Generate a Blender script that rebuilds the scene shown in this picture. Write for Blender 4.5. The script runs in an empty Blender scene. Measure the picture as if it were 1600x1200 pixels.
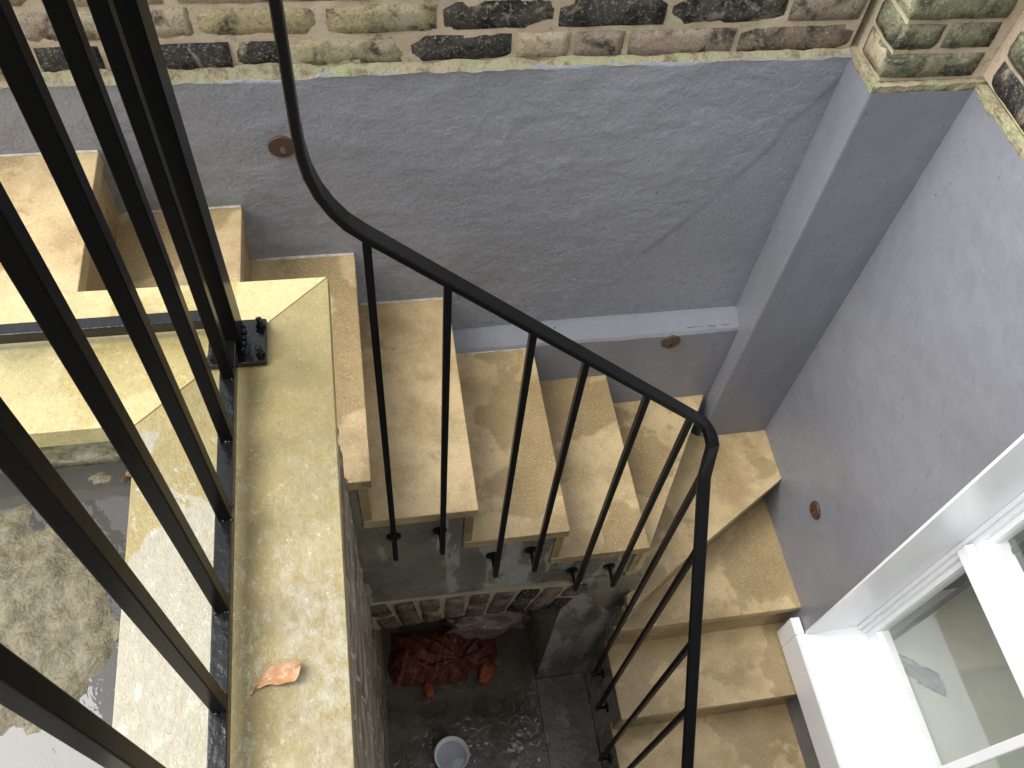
import bpy, bmesh, math, random
import numpy as np
from mathutils import Vector, Matrix, noise
random.seed(7)
SC = bpy.context.scene
COL = SC.collection
S = 1.5            # metres per survey unit (the camera is the survey's origin)
ZG = 0.745         # survey height of the paved ground below the camera
R = math.radians

# ------------------------------------------------------------------ camera
cam = bpy.data.cameras.new('camera')
camo = bpy.data.objects.new('camera', cam)
COL.objects.link(camo)
CM = Matrix(((0.98551576, 0.08677695, -0.14569986), (-0.15263479, 0.82829412, -0.53910247), (0.07390067, 0.55353285, 0.82954209)))
camo.matrix_world = Matrix.Translation((0, 0, ZG * S)) @ CM.to_4x4()
cam.sensor_width = 36
cam.lens = 1369.854 / 1600 * 36
cam.clip_start = 0.02
cam.clip_end = 500
SC.camera = camo

# ------------------------------------------------------------------ sky, sun, exposure
SUN_EL, SUN_AZ = 53, -85       # azimuth from +Y towards +X, degrees
w = bpy.data.worlds.new('World')
SC.world = w
w.use_nodes = True
nt = w.node_tree
bg = nt.nodes['Background']
sky = nt.nodes.new('ShaderNodeTexSky')
sky.sky_type = 'NISHITA'
sky.sun_disc = False
sky.sun_elevation = R(SUN_EL)
sky.sun_rotation = R(SUN_AZ)
sky.air_density = 1.0
sky.dust_density = 2.0
sky.ozone_density = 1.0
hs = nt.nodes.new('ShaderNodeHueSaturation')
hs.inputs['Saturation'].default_value = 0.18
nt.links.new(sky.outputs[0], hs.inputs['Color'])
nt.links.new(hs.outputs[0], bg.inputs['Color'])
bg.inputs['Strength'].default_value = 0.148
sl = bpy.data.lights.new('sun', 'SUN')
sl.energy = 1.5
sl.angle = R(44)
sl.color = (1.0, 0.97, 0.92)
so = bpy.data.objects.new('sun', sl)
COL.objects.link(so)
sd = Vector((math.sin(R(SUN_AZ)) * math.cos(R(SUN_EL)), math.cos(R(SUN_AZ)) * math.cos(R(SUN_EL)), math.sin(R(SUN_EL))))
so.rotation_euler = sd.to_track_quat('Z', 'Y').to_euler()
so.location = sd * 20
SC.view_settings.view_transform = 'Standard'
SC.view_settings.look = 'None'
SC.view_settings.gamma = 1
SC.view_settings.use_curve_mapping = False
SC.view_settings.exposure = 1.35
SC.render.engine = 'CYCLES'
SC.cycles.max_bounces = 8
SC.cycles.diffuse_bounces = 5
SC.cycles.use_denoising = True

# ------------------------------------------------------------------ material helpers
class T:
    def __init__(s, name):
        s.m = bpy.data.materials.new(name)
        s.m.use_nodes = True
        s.t = s.m.node_tree
        s.b = s.t.nodes['Principled BSDF']
        s.pos = s.t.nodes.new('ShaderNodeNewGeometry').outputs['Position']

    def n(s, kind, **kw):
        nd = s.t.nodes.new('ShaderNode' + kind)
        for k, v in kw.items():
            setattr(nd, k, v)
        return nd

    def lk(s, a, b):
        if hasattr(a, 'is_linked'):
            s.t.links.new(a, b)
        else:
            b.default_value = a

    def noise(s, scale, detail=4, rough=.55, dist=0, vec=None, stretch=None):
        v = vec or s.pos
        if stretch:
            mp = s.n('Mapping')
            mp.inputs['Scale'].default_value = stretch
            s.lk(v, mp.inputs['Vector'])
            v = mp.outputs[0]
        nd = s.n('TexNoise')
        s.lk(v, nd.inputs['Vector'])
        nd.inputs['Scale'].default_value = scale
        nd.inputs['Detail'].default_value = detail
        nd.inputs['Roughness'].default_value = rough
        nd.inputs['Distortion'].default_value = dist
        return nd.outputs['Fac']

    def vor(s, scale, feature='F1', vec=None):
        nd = s.n('TexVoronoi', feature=feature)
        s.lk(vec or s.pos, nd.inputs['Vector'])
        nd.inputs['Scale'].default_value = scale
        return nd.outputs['Distance']

    def step(s, v, a, b, lo=0.0, hi=1.0):
        nd = s.n('MapRange')
        s.lk(v, nd.inputs['Value'])
        for k, x in zip(('From Min', 'From Max', 'To Min', 'To Max'), (a, b, lo, hi)):
            nd.inputs[k].default_value = x
        return nd.outputs[0]

    def math(s, op, a, b=0.0):
        nd = s.n('Math', operation=op)
        s.lk(a, nd.inputs[0])
        s.lk(b, nd.inputs[1])
        return nd.outputs[0]

    def mix(s, f, a, b):
        nd = s.n('Mix', data_type='RGBA')
        s.lk(f, nd.inputs['Factor'])
        for x, i in ((a, 6), (b, 7)):
            s.lk(x if hasattr(x, 'is_linked') else (*x, 1), nd.inputs[i])
        return nd.outputs[2]

    def axis(s, k):
        nd = s.n('SeparateXYZ')
        s.lk(s.pos, nd.inputs[0])
        return nd.outputs[k]

    def bump(s, h, dist, strength=1.0, prev=None):
        nd = s.n('Bump')
        s.lk(h, nd.inputs['Height'])
        nd.inputs['Distance'].default_value = dist
        nd.inputs['Strength'].default_value = strength
        if prev is not None:
            s.lk(prev, nd.inputs['Normal'])
        return nd.outputs[0]

    def out(s, color=None, rough=None, normal=None, **kw):
        if color is not None:
            s.lk(color if hasattr(color, 'is_linked') else (*color, 1), s.b.inputs['Base Color'])
        if rough is not None:
            s.lk(rough, s.b.inputs['Roughness'])
        if normal is not None:
            s.lk(normal, s.b.inputs['Normal'])
        for k, v in kw.items():
            s.lk(v, s.b.inputs[k.replace('_', ' ')])
        return s.m


def m_render(name, base, rough_lo, rough_hi, grain, patch=False, pits=.55):
    t = T(name)
    big = t.noise(2.2, 4)
    col = t.mix(t.step(big, .3, .7), tuple(c * .9 for c in base), tuple(c * 1.1 for c in base))
    sp = t.noise(140, 3, .7)
    col = t.mix(t.step(sp, .60, .74, 0, .35), col, tuple(min(1, c * 1.45) for c in base))
    col = t.mix(t.step(sp, .26, .40, .4, 0), col, tuple(c * .6 for c in base))
    blot = t.noise(38, 5, .65, .6)
    col = t.mix(t.step(blot,   .5, .62, 0, .24), col, tuple(c * .74 for c in base))
    pit = t.vor(26)
    pitm = t.math('MULTIPLY', t.step(pit, .0, .07, 1, 0), t.step(t.noise(9, 2), pits, pits + .08))
    n1 = t.bump(t.noise(420, 3, .6), .0012 * grain, .8)
    n2 = t.bump(t.noise(90, 4, .6, .5), .004 * grain, .7, n1)
    st = .55
    if patch:       # the slanting made-good patch at the right end is floated smooth
        ln = t.math('SUBTRACT', t.axis(0), t.math('MULTIPLY', t.axis(2), .592))
        ln = t.math('ADD', ln, t.math('MULTIPLY', t.noise(6, 3), .05))
        st = t.step(ln, 1.108, 1.114, .6, .06)
    n3 = t.bump(t.noise(17, 6, .62, .25, stretch=(1, 1, 1.7)), .009 * grain, 1, n2)
    t.lk(st, n3.node.inputs['Strength'])
    n4 = t.bump(pitm, -.006, 1, n3)
    return t.out(col, t.step(t.noise(30, 4), .3, .7, rough_lo, rough_hi), n4)


def m_stone(name, base, dark, wetcol, gloss, spec=.5, wet_lo=.52, wet_hi=.56):
    t = T(name)
    st = t.noise(6.5, 7, .62, .1)
    col = t.mix(t.step(st, .42, .64), base, dark)
    edge = t.noise(15, 7, .66, .0)
    col = t.mix(t.step(edge, .5, .75, 0, .5), col, tuple(c * .6 for c in dark))
    wet = t.step(t.noise(3.4, 5, .52, .1), wet_lo, wet_hi)
    col = t.mix(t.math('MULTIPLY', wet, .7), col, wetcol)
    fine = t.noise(170, 3, .75)
    col = t.mix(t.step(fine, .55, .76, 0, .6), col, tuple(min(1, c * 1.45) for c in base))
    col = t.mix(t.step(fine, .25, .43, .65, 0), col, tuple(c * .45 for c in dark))
    por = t.math('MULTIPLY', t.step(t.vor(120), .08, .2, 1, 0), t.step(t.noise(14, 3), .5, .58))
    col = t.mix(t.math('MULTIPLY', por, .6), col, tuple(c * .4 for c in dark))
    spk = t.vor(42)
    spm = t.math('MULTIPLY', t.step(spk, .05, .11, 1, 0), t.step(t.noise(7, 2), .55, .6))
    col = t.mix(t.math('MULTIPLY', spm, .75), col, (.05, .035, .02))
    n1 = t.bump(t.noise(300, 3, .7), .0009, .7)
    n2 = t.bump(t.noise(34, 4, .6), .0022, .5, n1)
    rg = t.mix(wet, (gloss + .2,) * 3, (gloss * .6,) * 3)
    return t.out(col, rg, n2, Specular_IOR_Level=spec)


def m_brick(name, cols, dark, lichen, lich_amt, dark_amt):
    t = T(name)
    oi = t.n('ObjectInfo').outputs['Random']
    base = t.mix(oi, cols[0], cols[1])
    a = t.noise(16, 5, .65, .5)
    col = t.mix(t.step(a, .58 - dark_amt * .3, .72 - dark_amt * .3), base, dark)
    b = t.noise(52, 7, .75, .2)
    col = t.mix(t.step(b, .66 - lich_amt * .25, .74 - lich_amt * .2, 0, .8), col, lichen)
    d = t.noise(11, 5, .7, .8)
    col = t.mix(t.step(d, .56, .66, 0, .75), col, (.40, .345, .25))
    e = t.noise(7, 4, .6, .5)
    col = t.mix(t.step(e, .60, .68, 0, .7), col, (.10, .085, .06))
    c = t.noise(150, 3, .8)
    col = t.mix(t.step(c, .56, .70, 0, .65), col, (.5, .46, .36))
    col = t.mix(t.step(c, .28, .45, .75, 0), col, (.015, .014, .012))
    n1 = t.bump(t.noise(260, 4, .75), .003, .8)
    n2 = t.bump(t.noise(75, 6, .72, .2), .007, .9, n1)
    return t.out(col, .85, n2, Specular_IOR_Level=.3)


def m_mortar():
    t = T('mortar')
    col = t.mix(t.step(t.noise(9, 5), .35, .65), (.58, .475, .35), (.46, .37, .26))
    col = t.mix(t.step(t.noise(30, 5, .7), .58, .7, 0, .7), col, (.1, .085, .06))
    col = t.mix(t.step(t.noise(5, 4, .6), .52, .62, 0, .5), col, (.42, .42, .24))
    n = t.bump(t.noise(120, 5, .75), .006, .9)
    return t.out(col, .9, n)


M = {}
M['grey'] = m_render('grey_masonry_paint', (.268, .278, .312), .20, .38, .95, True)
M['grey_smooth'] = m_render('grey_smooth_paint', (.218, .225, .252), .28, .44, .24, False, .46)
M['grey_dark'] = m_render('grey_plinth_paint', (.14, .144, .162), .3, .45, .35)
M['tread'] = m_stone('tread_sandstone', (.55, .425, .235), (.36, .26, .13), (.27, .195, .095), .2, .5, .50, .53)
M['riser'] = m_stone('shaded_riser_sandstone', (.42, .315, .175), (.29, .205, .10), (.22, .15, .07), .28)  # tread sandstone darkened, so the risers' shade is put into the colour
M['coping_dry'] = m_stone('coping_sandstone', (.54, .465, .235), (.48, .40, .18), (.43, .34, .13), .35, .5, .6, .62)


def m_coping_wet():
    t = T('coping_wet_sandstone')
    st = t.noise(7, 6, .6, .5)
    col = t.mix(t.step(st, .35, .65), (.345, .275, .105), (.255, .195, .065))
    lime = t.noise(62, 8, .75, .3, stretch=(1.15, .8, 1))
    limem = t.math('MULTIPLY', t.step(lime, .38, .62), t.step(t.noise(7, 5, .6), .34, .6))
    # lime bloom sits on the outer half of the stone, away from the corner
    band = t.math('MULTIPLY', t.step(t.axis(0), -.165, -.13), t.step(t.axis(1), .66, .40))
    inner_glare = t.math('MULTIPLY', t.step(t.axis(0), -.205, -.215), t.step(t.math('ADD', t.math('MULTIPLY', t.axis(1), .8), t.math('MULTIPLY', t.noise(9, 6, .62, .6), .75)), .795, .78))
    col = t.mix(t.math('MULTIPLY', t.math('MULTIPLY', limem, band), .75), col, (.45, .425, .335))
    col = t.mix(t.math('MULTIPLY', inner_glare, .9), col, (.36, .335, .255))  # sky reflection in the water film, painted as pale cream inside the rail
    # algae strip beside the rail
    al = t.math('MULTIPLY', t.step(t.axis(0), -.186, -.179), t.step(t.math('ADD', t.axis(0), t.math('MULTIPLY', t.noise(15, 4), .03)), -.132, -.158))
    al = t.math('MULTIPLY', al, t.step(t.noise(12, 4), .3, .55, .35, .9))
    col = t.mix(al, col, (.17, .135, .035))
    fine = t.noise(190, 3, .75)
    col = t.mix(t.step(fine, .25, .42, .6, 0), col, (.12, .09, .03))
    col = t.mix(t.step(fine, .58, .75, 0, .5), col, (.55, .50, .32))
    n1 = t.bump(t.noise(240, 3, .7), .001, .6)
    n2 = t.bump(lime, .004, .7, n1)
    wave = t.bump(t.noise(60, 6, .68, .8, stretch=(1.2, .75, 1)), .008, 1)
    t.lk(wave, t.b.inputs['Coat Normal'])
    cw = t.math('MULTIPLY', t.step(t.noise(52, 6, .68, .5, stretch=(1.2, .75, 1)), .53, .58), t.step(t.axis(1), .72, .5))
    cw = t.math('ADD', t.math('MULTIPLY', cw, .8), .2)
    return t.out(col, .34, n2, Coat_Weight=cw, Coat_Roughness=.03, Coat_IOR=1.9)


M['coping_wet'] = m_coping_wet()
M['mortar'] = m_mortar()
M['b_soot'] = m_brick('sooty_brick', ((.045, .042, .038), (.07, .064, .054)), (.013, .013, .013), (.30, .28, .21), .2, .45)
M['b_olive'] = m_brick('olive_brick', ((.40, .34, .19), (.46, .41, .26)), (.08, .06, .035), (.46, .44, .24), .32, .25)
M['b_tan'] = m_brick('tan_brick', ((.50, .42, .29), (.43, .37, .25)), (.05, .045, .04), (.48, .46, .32), .3, .3)
M['b_pink'] = m_brick('pink_brick', ((.38, .30, .23), (.31, .25, .19)), (.07, .055, .045), (.45, .42, .33), .28, .3)
M['b_brown'] = m_brick('brown_brick', ((.21, .155, .115), (.27, .20, .15)), (.045, .038, .03), (.36, .33, .22), .22, .3)
M['b_moss'] = m_brick('mossy_brick', ((.24, .235, .145), (.20, .20, .125)), (.06, .063, .042), (.44, .48, .31), .4, .35)
M['b_wet'] = m_brick('damp_brick', ((.17, .125, .075), (.125, .095, .06)), (.03, .025, .02), (.2, .17, .11), .1, .3)


def m_gutter():
    t = T('lichened_mortar')
    col = t.mix(t.step(t.noise(14, 5), .4, .62), (.37, .31, .21), (.33, .34, .19))
    col = t.mix(t.step(t.noise(30, 6, .75), .5, .62, 0, .8), col, (.15, .12, .07))
    return t.out(col, .9, t.bump(t.noise(90, 5, .75), .006, .9))


M['fillet'] = m_gutter()


def m_iron():
    t = T('black_gloss_iron')
    n = t.bump(t.noise(75, 4, .6), .0014, .6)
    return t.out((.007, .007, .0075), t.step(t.noise(25, 4), .35, .65, .08, .2), n, Specular_IOR_Level=.4)


def m_iron_matt():
    t = T('black_satin_iron')
    n = t.bump(t.noise(160, 4, .7), .0012, .6)
    return t.out((.007, .007, .0075), .34, n, Specular_IOR_Level=.15)


M['iron'] = m_iron()
M['iron2'] = m_iron_matt()


def m_bar():
    t = T('black_satin_bar')
    n = t.bump(t.noise(90, 4, .6), .0004, .4)
    return t.out((.0045, .0045, .0045), .26, n, Specular_IOR_Level=.035)


M['bar'] = m_bar()


def m_white():
    t = T('white_gloss_paint')
    col = t.mix(t.step(t.noise(9, 5, .7), .55, .75, 0, .25), (.88, .89, .91), (.76, .76, .76))
    return t.out(col, .25, t.bump(t.noise(60, 4), .0008, .5))


M['white'] = m_white()


def m_wetrender(name, base, light, patch):
    t = T(name)
    col = t.mix(t.step(t.noise(6, 6, .6, .4), .35, .65), base, tuple(c * .6 for c in base))
    run = t.step(t.noise(11, 5, .55, .2, stretch=(1, 1, .22)), patch, patch + .02)
    col = t.mix(t.math('MULTIPLY', run, .75), col, light)
    col = t.mix(t.step(t.noise(8, 6, .65, .4, stretch=(1, 1, .3)), .52, .6, 0, .6), col, tuple(c * .45 for c in base))
    col = t.mix(t.step(t.noise(150, 3, .7), .6, .8, 0, .35), col, light)
    n = t.bump(t.noise(50, 4, .6), .003, .5)
    n = t.bump(t.noise(12, 4, .6), .006, .5, n)
    return t.out(col, t.step(t.noise(9, 5, .65), .4, .6, .06, .38), n)


M['stringer'] = m_wetrender('damp_cement_render', (.25, .235, .17), (.46, .46, .42), .53)
M['floorwet'] = m_wetrender('wet_basement_concrete', (.15, .13, .095), (.24, .22, .185), .66)
M['slab'] = m_wetrender('wet_paving_slab', (.18, .168, .13), (.27, .255, .215), .6)


def m_oldbrickface():
    t = T('weathered_brick_face')
    col = t.mix(t.step(t.noise(5, 6, .65, stretch=(1, .5, 6)), .35, .65), (.40, .35, .28), (.20, .16, .12))
    col = t.mix(t.step(t.noise(9, 5, .65, stretch=(1, .8, 7)), .52, .6), col, (.52, .48, .41))
    col = t.mix(t.step(t.noise(3, 5, .65, stretch=(1, 1, 5)), .6, .66), col, (.24, .14, .09))
    col = t.mix(t.step(t.noise(4, 5, .7, stretch=(1, .8, 9)), .58, .63), col, (.06, .05, .04))
    cv = t.n('CombineXYZ')
    t.lk(t.axis(1), cv.inputs[0])
    t.lk(t.math('ADD', t.axis(2), 2.4825), cv.inputs[1])
    bt = t.n('TexBrick', offset=.5, offset_frequency=2)
    t.lk(cv.outputs[0], bt.inputs['Vector'])
    for k, v in (('Scale', 1.0), ('Brick Width', .2355), ('Row Height', .0687), ('Mortar Size', .005), ('Mortar Smooth', .3), ('Bias', 0.0)):
        bt.inputs[k].default_value = v
    bt.inputs['Color1'].default_value = (1, 1, 1, 1)
    bt.inputs['Color2'].default_value = (.55, .5, .45, 1)
    bt.inputs['Mortar'].default_value = (1, 1, 1, 1)
    tint = t.n('Mix', data_type='RGBA', blend_type='MULTIPLY')
    tint.inputs['Factor'].default_value = .85
    t.lk(col, tint.inputs[6]); t.lk(bt.outputs['Color'], tint.inputs[7])
    col = t.mix(t.math('MULTIPLY', bt.outputs['Fac'], .8), tint.outputs[2], (.46, .42, .35))
    n = t.bump(t.noise(30, 5, .7, stretch=(1, 1, 2)), .01, 1)
    return t.out(col, .7, n)


M['brickface'] = m_oldbrickface()


def m_ground():
    t = T('wet_pitted_concrete')
    a = t.noise(55, 8, .72, .3)
    col = t.mix(t.step(a, .40, .60), (.115, .097, .055), (.205, .178, .108))
    pit = t.step(t.vor(75), .1, .3, 1, 0)
    col = t.mix(t.math('MULTIPLY', t.math('MULTIPLY', pit, t.step(t.noise(20, 4), .5, .6)), .7), col, (.05, .042, .026))
    col = t.mix(t.step(t.noise(7, 5, .6), .55, .65, 0, .6), col, (.09, .082, .035))
    col = t.mix(t.step(t.noise(160, 3, .7), .58, .75, 0, .5), col, (.30, .28, .21))
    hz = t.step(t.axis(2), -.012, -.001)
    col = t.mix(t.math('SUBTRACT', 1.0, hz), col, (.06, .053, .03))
    n = t.bump(t.noise(110, 5, .7), .005, .8)
    n = t.bump(a, .006, .6, n)
    return t.out(col, t.step(a, .35, .65, .18, .45), n)


M['ground'] = m_ground()


def m_water():
    t = T('puddle_water')
    g = t.n('BsdfGlossy')
    g.inputs['Roughness'].default_value = .02
    g.inputs['Color'].default_value = (1, 1, 1, 1)
    t.lk(t.bump(t.noise(26, 3, .5, .6), .0008, .6), g.inputs['Normal'])
    d = t.n('BsdfDiffuse')
    d.inputs['Color'].default_value = (.085, .082, .076, 1)
    tr = t.n('BsdfTransparent')
    tr.inputs['Color'].default_value = (.85, .84, .80, 1)
    lw = t.n('LayerWeight')
    lw.inputs['Blend'].default_value = .5
    m0 = t.n('MixShader')
    m0.inputs[0].default_value = .3
    t.lk(d.outputs[0], m0.inputs[1]); t.lk(tr.outputs[0], m0.inputs[2])
    m1 = t.n('MixShader')
    t.lk(t.math('ADD', t.math('POWER', lw.outputs['Facing'], 5.0), .045), m1.inputs[0])
    t.lk(m0.outputs[0], m1.inputs[1]); t.lk(g.outputs[0], m1.inputs[2])
    t.lk(m1.outputs[0], t.t.nodes['Material Output'].inputs['Surface'])
    return t.m


M['water'] = m_water()


def m_kerb():
    t = T('mossy_kerb_render')
    col = t.mix(t.step(t.noise(9, 6, .65, .5), .42, .56), (.47, .45, .33), (.13, .125, .04))
    col = t.mix(t.step(t.noise(60, 4, .7), .6, .75, 0, .6), col, (.07, .065, .03))
    return t.out(col, .6, t.bump(t.noise(80, 5, .7), .005, .9))


M['kerb'] = m_kerb()


def m_simple(name, col, rough, bump=0.0, sc=60, var=.15, **kw):
    t = T(name)
    c = t.mix(t.step(t.noise(sc * .4, 5, .6), .35, .65), tuple(x * (1 - var) for x in col), tuple(min(1, x * (1 + var)) for x in col))
    n = t.bump(t.noise(sc, 4, .6), bump, .8) if bump else None
    return t.out(c, rough, n, **kw)


M['bezel'] = m_simple('brown_powder_coat', (.075, .04, .026), .4, .0004, 300)
M['lens'] = m_simple('brass_reflector', (.55, .45, .36), .18, 0, 60, Metallic=.8)
M['hole'] = m_simple('dark_recess', (.01, .007, .005), .6)
M['sack'] = m_simple('rust_red_mesh', (.145, .042, .023), .45, .003, 120, .6)
M['sack_orange'] = m_simple('orange_mesh', (.36, .09, .03), .5, .003, 160, .35)
M['bowl'] = m_simple('white_enamel', (.92, .92, .95), .2, 0, 40, .02)
M['bowlwater'] = m_simple('grey_water', (.42, .45, .50), .04, 0, 20, .05)
M['spacer'] = m_simple('dark_spacer', (.02, .022, .02), .4, .002, 300, .4)
M['room'] = m_simple('pale_room_wall', (.40, .415, .38), .8, 0, 10, .04)
M['curtain'] = m_simple('pale_blind_cloth', (.6, .63, .56), .8, .001, 200, .06)
M['greycloth'] = m_simple('grey_cloth', (.2, .2, .22), .8, .002, 100, .2)


def m_leaf(name, c1, c2, c3):
    t = T(name)
    col = t.mix(t.step(t.noise(45, 5, .65, .5), .38, .6), c1, c2)
    col = t.mix(t.step(t.noise(120, 4, .7), .58, .7, 0, .7), col, c3)
    return t.out(col, .5, t.bump(t.noise(150, 4, .7), .0008, .8))


M['leaf'] = m_leaf('dry_orange_leaf', (.52, .35, .22), (.43, .22, .10), (.60, .48, .37))
M['leaf2'] = m_leaf('soggy_brown_leaf', (.28, .13, .05), (.18, .08, .03), (.4, .22, .1))


def m_glass():
    t = T('window_glass')
    g = t.n('BsdfGlossy')
    g.inputs['Roughness'].default_value = .01
    g.inputs['Color'].default_value = (1, 1, 1, 1)
    tr = t.n('BsdfTransparent')
    tr.inputs['Color'].default_value = (.95, .96, .95, 1)
    lw = t.n('LayerWeight')
    lw.inputs['Blend'].default_value = .5
    mx = t.n('MixShader')
    t.lk(t.math('ADD', t.math('POWER', lw.outputs['Facing'], 5.0), .05), mx.inputs[0])
    t.lk(tr.outputs[0], mx.inputs[1])
    t.lk(g.outputs[0], mx.inputs[2])
    t.lk(mx.outputs[0], t.t.nodes['Material Output'].inputs['Surface'])
    return t.m


M['glass'] = m_glass()


def m_plastic():
    t = T('clear_polythene')
    g = t.n('BsdfGlossy')
    g.inputs['Roughness'].default_value = .12
    g.inputs['Color'].default_value = (.9, .85, .82, 1)
    t.lk(t.bump(t.noise(40, 5, .7, 1), .01, 1), g.inputs['Normal'])
    d = t.n('BsdfTranslucent')
    d2 = t.n('BsdfDiffuse')
    d2.inputs['Color'].default_value = (.46, .33, .26, 1)
    d.inputs['Color'].default_value = (.46, .33, .26, 1)
    tr = t.n('BsdfTransparent')
    m0 = t.n('MixShader')
    t.lk(d2.outputs[0], m0.inputs[1]); t.lk(tr.outputs[0], m0.inputs[2]); m0.inputs[0].default_value = .25
    m1 = t.n('MixShader')
    m1.inputs[0].default_value = .3
    t.lk(m0.outputs[0], m1.inputs[1]); t.lk(g.outputs[0], m1.inputs[2])
    t.lk(m1.outputs[0], t.t.nodes['Material Output'].inputs['Surface'])
    return t.m


M['plastic'] = m_plastic()

# ------------------------------------------------------------------ object helpers
def W(x, y, z):
    return Vector((x * S, y * S, (z + ZG) * S))


ORG = {}


def thing(name, label, cat, at, group=None):
    o = bpy.data.objects.new(name, None)
    o.empty_display_size = .05
    COL.objects.link(o)
    o.location = W(*at)
    o['label'] = label
    o['category'] = cat
    if group:
        o['group'] = group
    ORG[o.name] = W(*at)
    return o


def tag(o, label, cat, group=None):
    o['label'] = label
    o['category'] = cat
    if group:
        o['group'] = group
    return o


def org(parent):
    return ORG[parent.name] if parent is not None else Vector((0, 0, 0))


def obj(name, bm, mat, parent=None, at=None, smooth=False, recalc=True, kind=None):
    """link bm (vertices in survey units) as one mesh object, its origin at `at` (survey) or its lowest centre"""
    for v in bm.verts:
        v.co = W(*v.co)
    if recalc:
        bmesh.ops.recalc_face_normals(bm, faces=bm.faces[:])
    if at is None:
        xs = [v.co for v in bm.verts]
        lo = Vector([min(c[i] for c in xs) for i in range(3)])
        hi = Vector([max(c[i] for c in xs) for i in range(3)])
        o0 = Vector(((lo.x + hi.x) / 2, (lo.y + hi.y) / 2, lo.z))
    else:
        o0 = W(*at)
    for v in bm.verts:
        v.co -= o0
    me = bpy.data.meshes.new(name)
    bm.to_mesh(me)
    bm.free()
    me.materials.append(mat)
    if smooth:
        for p in me.polygons:
            p.use_smooth = True
    o = bpy.data.objects.new(name, me)
    COL.objects.link(o)
    if parent is not None:
        o.parent = parent
    o.location = o0 - org(parent)
    ORG[o.name] = o0
    if kind:
        o['kind'] = kind
    return o


def box(bm, x0, x1, y0, y1, z0, z1, bev=0.0, seg=2):
    vs = [bm.verts.new((x, y, z)) for x in (x0, x1) for y in (y0, y1) for z in (z0, z1)]
    fs = []
    for q in ((0, 1, 3, 2), (4, 6, 7, 5), (0, 4, 5, 1), (2, 3, 7, 6), (0, 2, 6, 4), (1, 5, 7, 3)):
        fs.append(bm.faces.new([vs[i] for i in q]))
    if bev:
        es = {e for f in fs for e in f.edges}
        bmesh.ops.bevel(bm, geom=list(es), offset=bev, segments=seg, affect='EDGES', profile=.5)
    return bm


def bbox(*a, **k):
    return box(bmesh.new(), *a, **k)


def prism(bm, pts, axis, a, b, bev=0.0, seg=2):
    """extrude polygon pts (2D) along axis from a to b; axis 'z': pts=(x,y), 'y': pts=(x,z), 'x': pts=(y,z)"""
    def P(p, h):
        return {'z': (p[0], p[1], h), 'y': (p[0], h, p[1]), 'x': (h, p[0], p[1])}[axis]
    lo = [bm.verts.new(P(p, a)) for p in pts]
    hi = [bm.verts.new(P(p, b)) for p in pts]
    fs = [bm.faces.new(lo), bm.faces.new(hi)]
    n = len(pts)
    for i in range(n):
        fs.append(bm.faces.new((lo[i], lo[(i + 1) % n], hi[(i + 1) % n], hi[i])))
    if bev:
        bmesh.ops.recalc_face_normals(bm, faces=fs)
        es = {e for f in fs for e in f.edges}
        bmesh.ops.bevel(bm, geom=list(es), offset=bev, segments=seg, affect='EDGES', profile=.5)
    return bm


def cyl(bm, c, axis, r, h, n=16, r2=None):
    """cylinder from point c along axis vector, length h (all survey units)"""
    a = Vector(axis).normalized()
    u = a.orthogonal().normalized()
    v = a.cross(u)
    c = Vector(c)
    r2 = r if r2 is None else r2
    A = [bm.verts.new(c + r * (math.cos(2 * math.pi * i / n) * u + math.sin(2 * math.pi * i / n) * v)) for i in range(n)]
    B = [bm.verts.new(c + a * h + r2 * (math.cos(2 * math.pi * i / n) * u + math.sin(2 * math.pi * i / n) * v)) for i in range(n)]
    bm.faces.new(A[::-1]); bm.faces.new(B)
    for i in range(n):
        bm.faces.new((A[i], A[(i + 1) % n], B[(i + 1) % n], B[i]))
    return bm


def fnoise(x, y, z, octv=4):
    return noise.fractal(Vector((x, y, z)), 1.0, 2.0, octv)


def sheet(bm, nu, nv, f):
    """grid of (nu+1)x(nv+1) vertices from f(s,t)"""
    g = [[bm.verts.new(f(i / nu, j / nv)) for j in range(nv + 1)] for i in range(nu + 1)]
    for i in range(nu):
        for j in range(nv):
            bm.faces.new((g[i][j], g[i + 1][j], g[i + 1][j + 1], g[i][j + 1]))
    return g


def rough(bm, step, amp, seed):
    """cut a plain solid into pieces about `step` long and roughen its surface"""
    for _ in range(7):
        es = [e for e in bm.edges if e.calc_length() > step]
        if not es:
            break
        bmesh.ops.subdivide_edges(bm, edges=es, cuts=1, use_grid_fill=True)
    bmesh.ops.triangulate(bm, faces=[f for f in bm.faces if len(f.verts) > 4])
    for v in bm.verts:
        c = v.co * 60
        v.co += Vector((fnoise(c.x, c.y, c.z + seed, 3), fnoise(c.x + 9, c.y, c.z + seed, 3), fnoise(c.x, c.y + 9, c.z + seed, 3))) * amp
    return bm


# ------------------------------------------------------------------ survey numbers
TZ = [-.863, -.981, -1.103, -1.235, -1.357, -1.475, -1.589, -1.71, -1.83, -1.952, -2.074, -2.196]
NX = [-.356, -.186, -.027, .130, .291, .456]        # nosings of the flight along the back wall
YS = .577                                           # open side of that flight
FL = -2.305                                         # basement floor
YW, YL, YP = 1.0, .96, .922                         # back wall, ledge face, pier face
XP, XR = .708, .868                                 # pier return, house wall
ZB = -.752                                          # where the paint stops and brick begins
XS = .454                                           # side of the lower flight

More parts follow.
